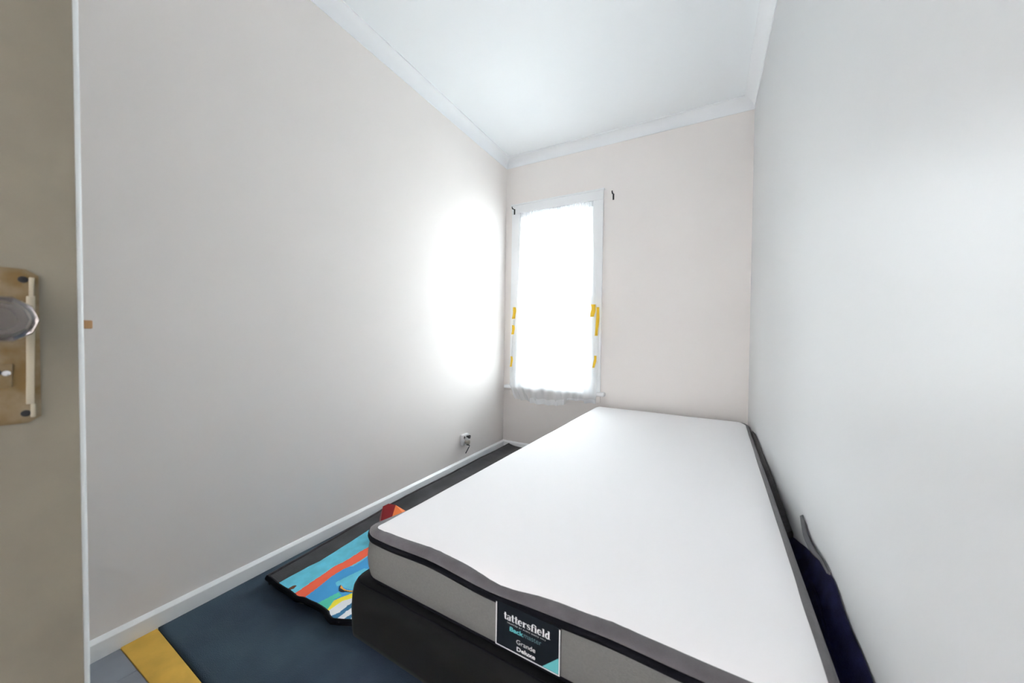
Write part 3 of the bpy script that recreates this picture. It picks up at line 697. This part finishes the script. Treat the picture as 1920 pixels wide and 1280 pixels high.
# ------------------------------------------------------------------ open door with old brass lock plate and glass knob
door = empty('door_1', (0.841, YF + 0.01, 0.0)); struct(door, 'old beige panelled door standing open at the left edge', 'door')
YE = -2.690; DT = 0.038; XF = 0.860
def dp(y, z):  # slight lean of the leaf in its own plane
    return y - (z - 0.986) * 0.013
def dbox(name, y0, y1, z0, z1, x0, x1, m, parent, bevel=0.0, bseg=2):
    b = MB()
    v = [(x0, dp(y0, z0), z0), (x1, dp(y0, z0), z0), (x1, dp(y1, z0), z0), (x0, dp(y1, z0), z0), (x0, dp(y0, z1), z1), (x1, dp(y0, z1), z1), (x1, dp(y1, z1), z1), (x0, dp(y1, z1), z1)]
    b.add(v, [(0, 3, 2, 1), (4, 5, 6, 7), (0, 1, 5, 4), (1, 2, 6, 5), (2, 3, 7, 6), (3, 0, 4, 7)])
    return b.build(name, m, parent, bevel=bevel, bseg=bseg)
Y0 = YF + 0.035
ST = 0.13
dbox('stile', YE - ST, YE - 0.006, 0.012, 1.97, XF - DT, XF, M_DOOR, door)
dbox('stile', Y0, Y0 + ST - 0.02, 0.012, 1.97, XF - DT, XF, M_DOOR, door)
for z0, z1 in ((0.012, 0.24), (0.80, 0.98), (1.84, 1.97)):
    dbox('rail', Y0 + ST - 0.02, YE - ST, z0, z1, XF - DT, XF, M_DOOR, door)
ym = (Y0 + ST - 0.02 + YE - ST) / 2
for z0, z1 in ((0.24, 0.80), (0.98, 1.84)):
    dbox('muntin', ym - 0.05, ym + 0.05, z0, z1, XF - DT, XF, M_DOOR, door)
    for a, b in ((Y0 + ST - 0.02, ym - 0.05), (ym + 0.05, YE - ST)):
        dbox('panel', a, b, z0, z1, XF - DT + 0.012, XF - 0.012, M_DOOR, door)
# rounded leading edge
e = MB(); loops = []
for z in (0.012, 0.5, 1.0, 1.5, 1.97):
    l = [(XF - DT, YE - 0.006)]
    for k in range(9):
        a = math.radians(180 - 20 * k - 0) if False else math.pi - k / 8 * math.pi
        l.append((XF - DT / 2 + (DT / 2 - 0.001) * math.copysign(abs(math.cos(a)) ** 0.35, math.cos(a)), YE - 0.006 + 0.007 * math.sin(a) ** 0.8))
    l.append((XF, YE - 0.006))
    loops.append([Vector((x, dp(y, z), z)) for x, y in l])
e.loft(loops, closed=True, cap0=True, cap1=True)
e.build('leading_edge', M_DOOREDGE, door, smooth='auto')
# lock plate
PY0, PY1, PZ0, PZ1 = -2.797, -2.7285, 0.882, 1.078
plate = MB(); ch = 0.010
out = [(PY0 + ch, PZ0), (PY1 - ch, PZ0), (PY1, PZ0 + ch * 0.7), (PY1, PZ1 - ch * 0.7), (PY1 - ch, PZ1), (PY0 + ch, PZ1), (PY0, PZ1 - ch * .7), (PY0, PZ0 + ch * .7)]
cyp, czp = (PY0 + PY1) / 2, (PZ0 + PZ1) / 2
def ins(d): return [(cyp + (y - cyp) * (1 - d / 0.034), czp + (z - czp) * (1 - d / 0.098)) for y, z in out]
lo = [[Vector((XF + x, dp(y, z), z)) for y, z in ins(d)] for d, x in ((0, 0.0), (0, 0.0015), (0.004, 0.0032), (0.010, 0.0038))]
plate.loft(lo, cap1=True)
po_ = plate.build('lock_plate', M_BRASS, door, smooth='auto')
rim = MB(); ri = [[Vector((XF + x, dp(y, z), z)) for y, z in ins(d)] for d, x in ((0.0098, 0.0037), (0.010, 0.0050), (0.0125, 0.0050), (0.0127, 0.0037))]
for y0, y1, z0, z1 in ((PY1 - 0.0120, PY1 - 0.0055, PZ0 + 0.024, PZ1 - 0.034), (PY1 - 0.0085, PY1 - 0.0045, PZ0 + 0.007, PZ0 + 0.024), (PY1 - 0.0100, PY1 - 0.0055, PZ1 - 0.034, PZ1 - 0.010)):
    rim.box((XF + 0.0035, y0 + 0.0008, z0), (XF + 0.0056, y1 + 0.0008, z1))
rim.build('raised_bead', M_BRASS2, po_, bevel=0.0008)
for zz in (PZ0 + 0.0125, PZ1 - 0.0135):
    for yy in (PY1 - 0.0125, PY0 + 0.0125):
        MB().lathe((XF + 0.0034, dp(yy, zz), zz), (1, 0, 0), [(0, .0042), (.0010, .0042), (.0012, .0030)], 14).build('screw', M_BLACK, po_, smooth='auto')
ky = cyp; kz = 0.945
MB().box((XF + 0.0034, dp(ky - 0.013, kz), kz - 0.016), (XF + 0.0060, dp(ky + 0.0125, kz), kz + 0.013)).build('keyhole_frame', M_BRASS, po_, bevel=0.002)
kh = MB().lathe((XF + 0.0058, dp(ky, kz), kz + 0.003), (1, 0, 0), [(0, .0045), (.0008, .0045)], 12); kh.box((XF + 0.0058, dp(ky - 0.002, kz), kz - 0.012), (XF + 0.0066, dp(ky + 0.002, kz), kz + 0.002)); kh.build('keyhole', M_BLACK, po_)
MB().lathe((XF + 0.0058, dp(ky + 0.0075, kz), kz + 0.002), (1, 0, 0), [(0, .004), (.002, .0035), (.003, .001)], 10).build('key_cover', M_CHROME, po_, smooth='auto')
# faceted glass knob
kz2 = 1.013; kyy = dp(cyp, kz2)
MB().lathe((XF + 0.003, kyy, kz2), (1, 0, 0), [(0, .016), (.004, .016), (.006, .011), (.020, .010), (.022, .012)], 20).build('knob_neck', M_BRASS2, door, smooth='auto')
MB().lathe((XF + 0.022, kyy, kz2), (1, 0, 0), [(0, .013), (.004, .020), (.012, .0275), (.020, .0285), (.030, .0265), (.037, .020), (.040, .018), (.0405, .010)], 10).build('glass_knob', M_KNOB, door)
# latch bolt in the leading edge
zl = 1.010; yl = dp(YE, zl)
MB().box((XF - 0.026, yl - 0.004, zl - 0.006), (XF - 0.008, yl + 0.0095, zl + 0.006)).build('latch_bolt', M_LATCH, door, bevel=0.0015)
# door frame
dfm = empty('trim_5', (1.24, YF, 0.0)); struct(dfm, 'white door frame around the doorway behind the camera', 'door frame')
bx('jamb', (DX0 - 0.04, YF - T, 0), (DX0 - 0.012, YF + 0.012, DZ), M_TRIM, dfm, bevel=0.002)
bx('jamb', (DX1 + 0.002, YF - T, 0), (DX1 + 0.04, YF + 0.012, DZ), M_TRIM, dfm, bevel=0.002)
bx('head', (DX0 - 0.04, YF - T, DZ), (DX1 + 0.04, YF + 0.012, DZ + 0.04), M_TRIM, dfm, bevel=0.002)

# ------------------------------------------------------------------ outside the window
struct(bx('ground', (-30, T + 0.3, -0.7), (30, 40, -0.6), M_GROUND), 'pale concrete yard outside the window', 'ground')
hs = empty('neighbour_house', (-2.06, 12, -0.6)); tag(hs, 'pale gabled house seen faintly through the net curtain', 'house')
ax, az = -2.06, 3.51; hw = 3.0; ez = az - hw * 0.52
b = MB(); pf = [(ax - hw, -0.6), (ax + hw, -0.6), (ax + hw, ez), (ax, az - 0.1), (ax - hw, ez)]
b.loft([[Vector((x, 9.2, z)) for x, z in pf], [Vector((x, 15, z)) for x, z in pf]], cap0=True, cap1=True); b.build('house_wall', M_HOUSE, hs)
for sgn in (-1, 1):
    b = MB(); e0 = (ax + sgn * (hw + 0.35), ez - 0.35 * 0.52)
    pf = [(ax, az), e0, (e0[0], e0[1] + 0.12), (ax, az + 0.12)]
    b.loft([[Vector((x, 9.0, z)) for x, z in pf], [Vector((x, 15.2, z)) for x, z in pf]], cap0=True, cap1=True); b.build('roof_slope', M_ROOF, hs)
    b = MB(); pf = [(ax, az - 0.16), (e0[0], e0[1] - 0.16), (e0[0], e0[1]), (ax, az)]
    b.loft([[Vector((x, 8.95, z)) for x, z in pf], [Vector((x, 9.0, z)) for x, z in pf]], cap0=True, cap1=True); b.build('barge_board', M_TRIM, hs)
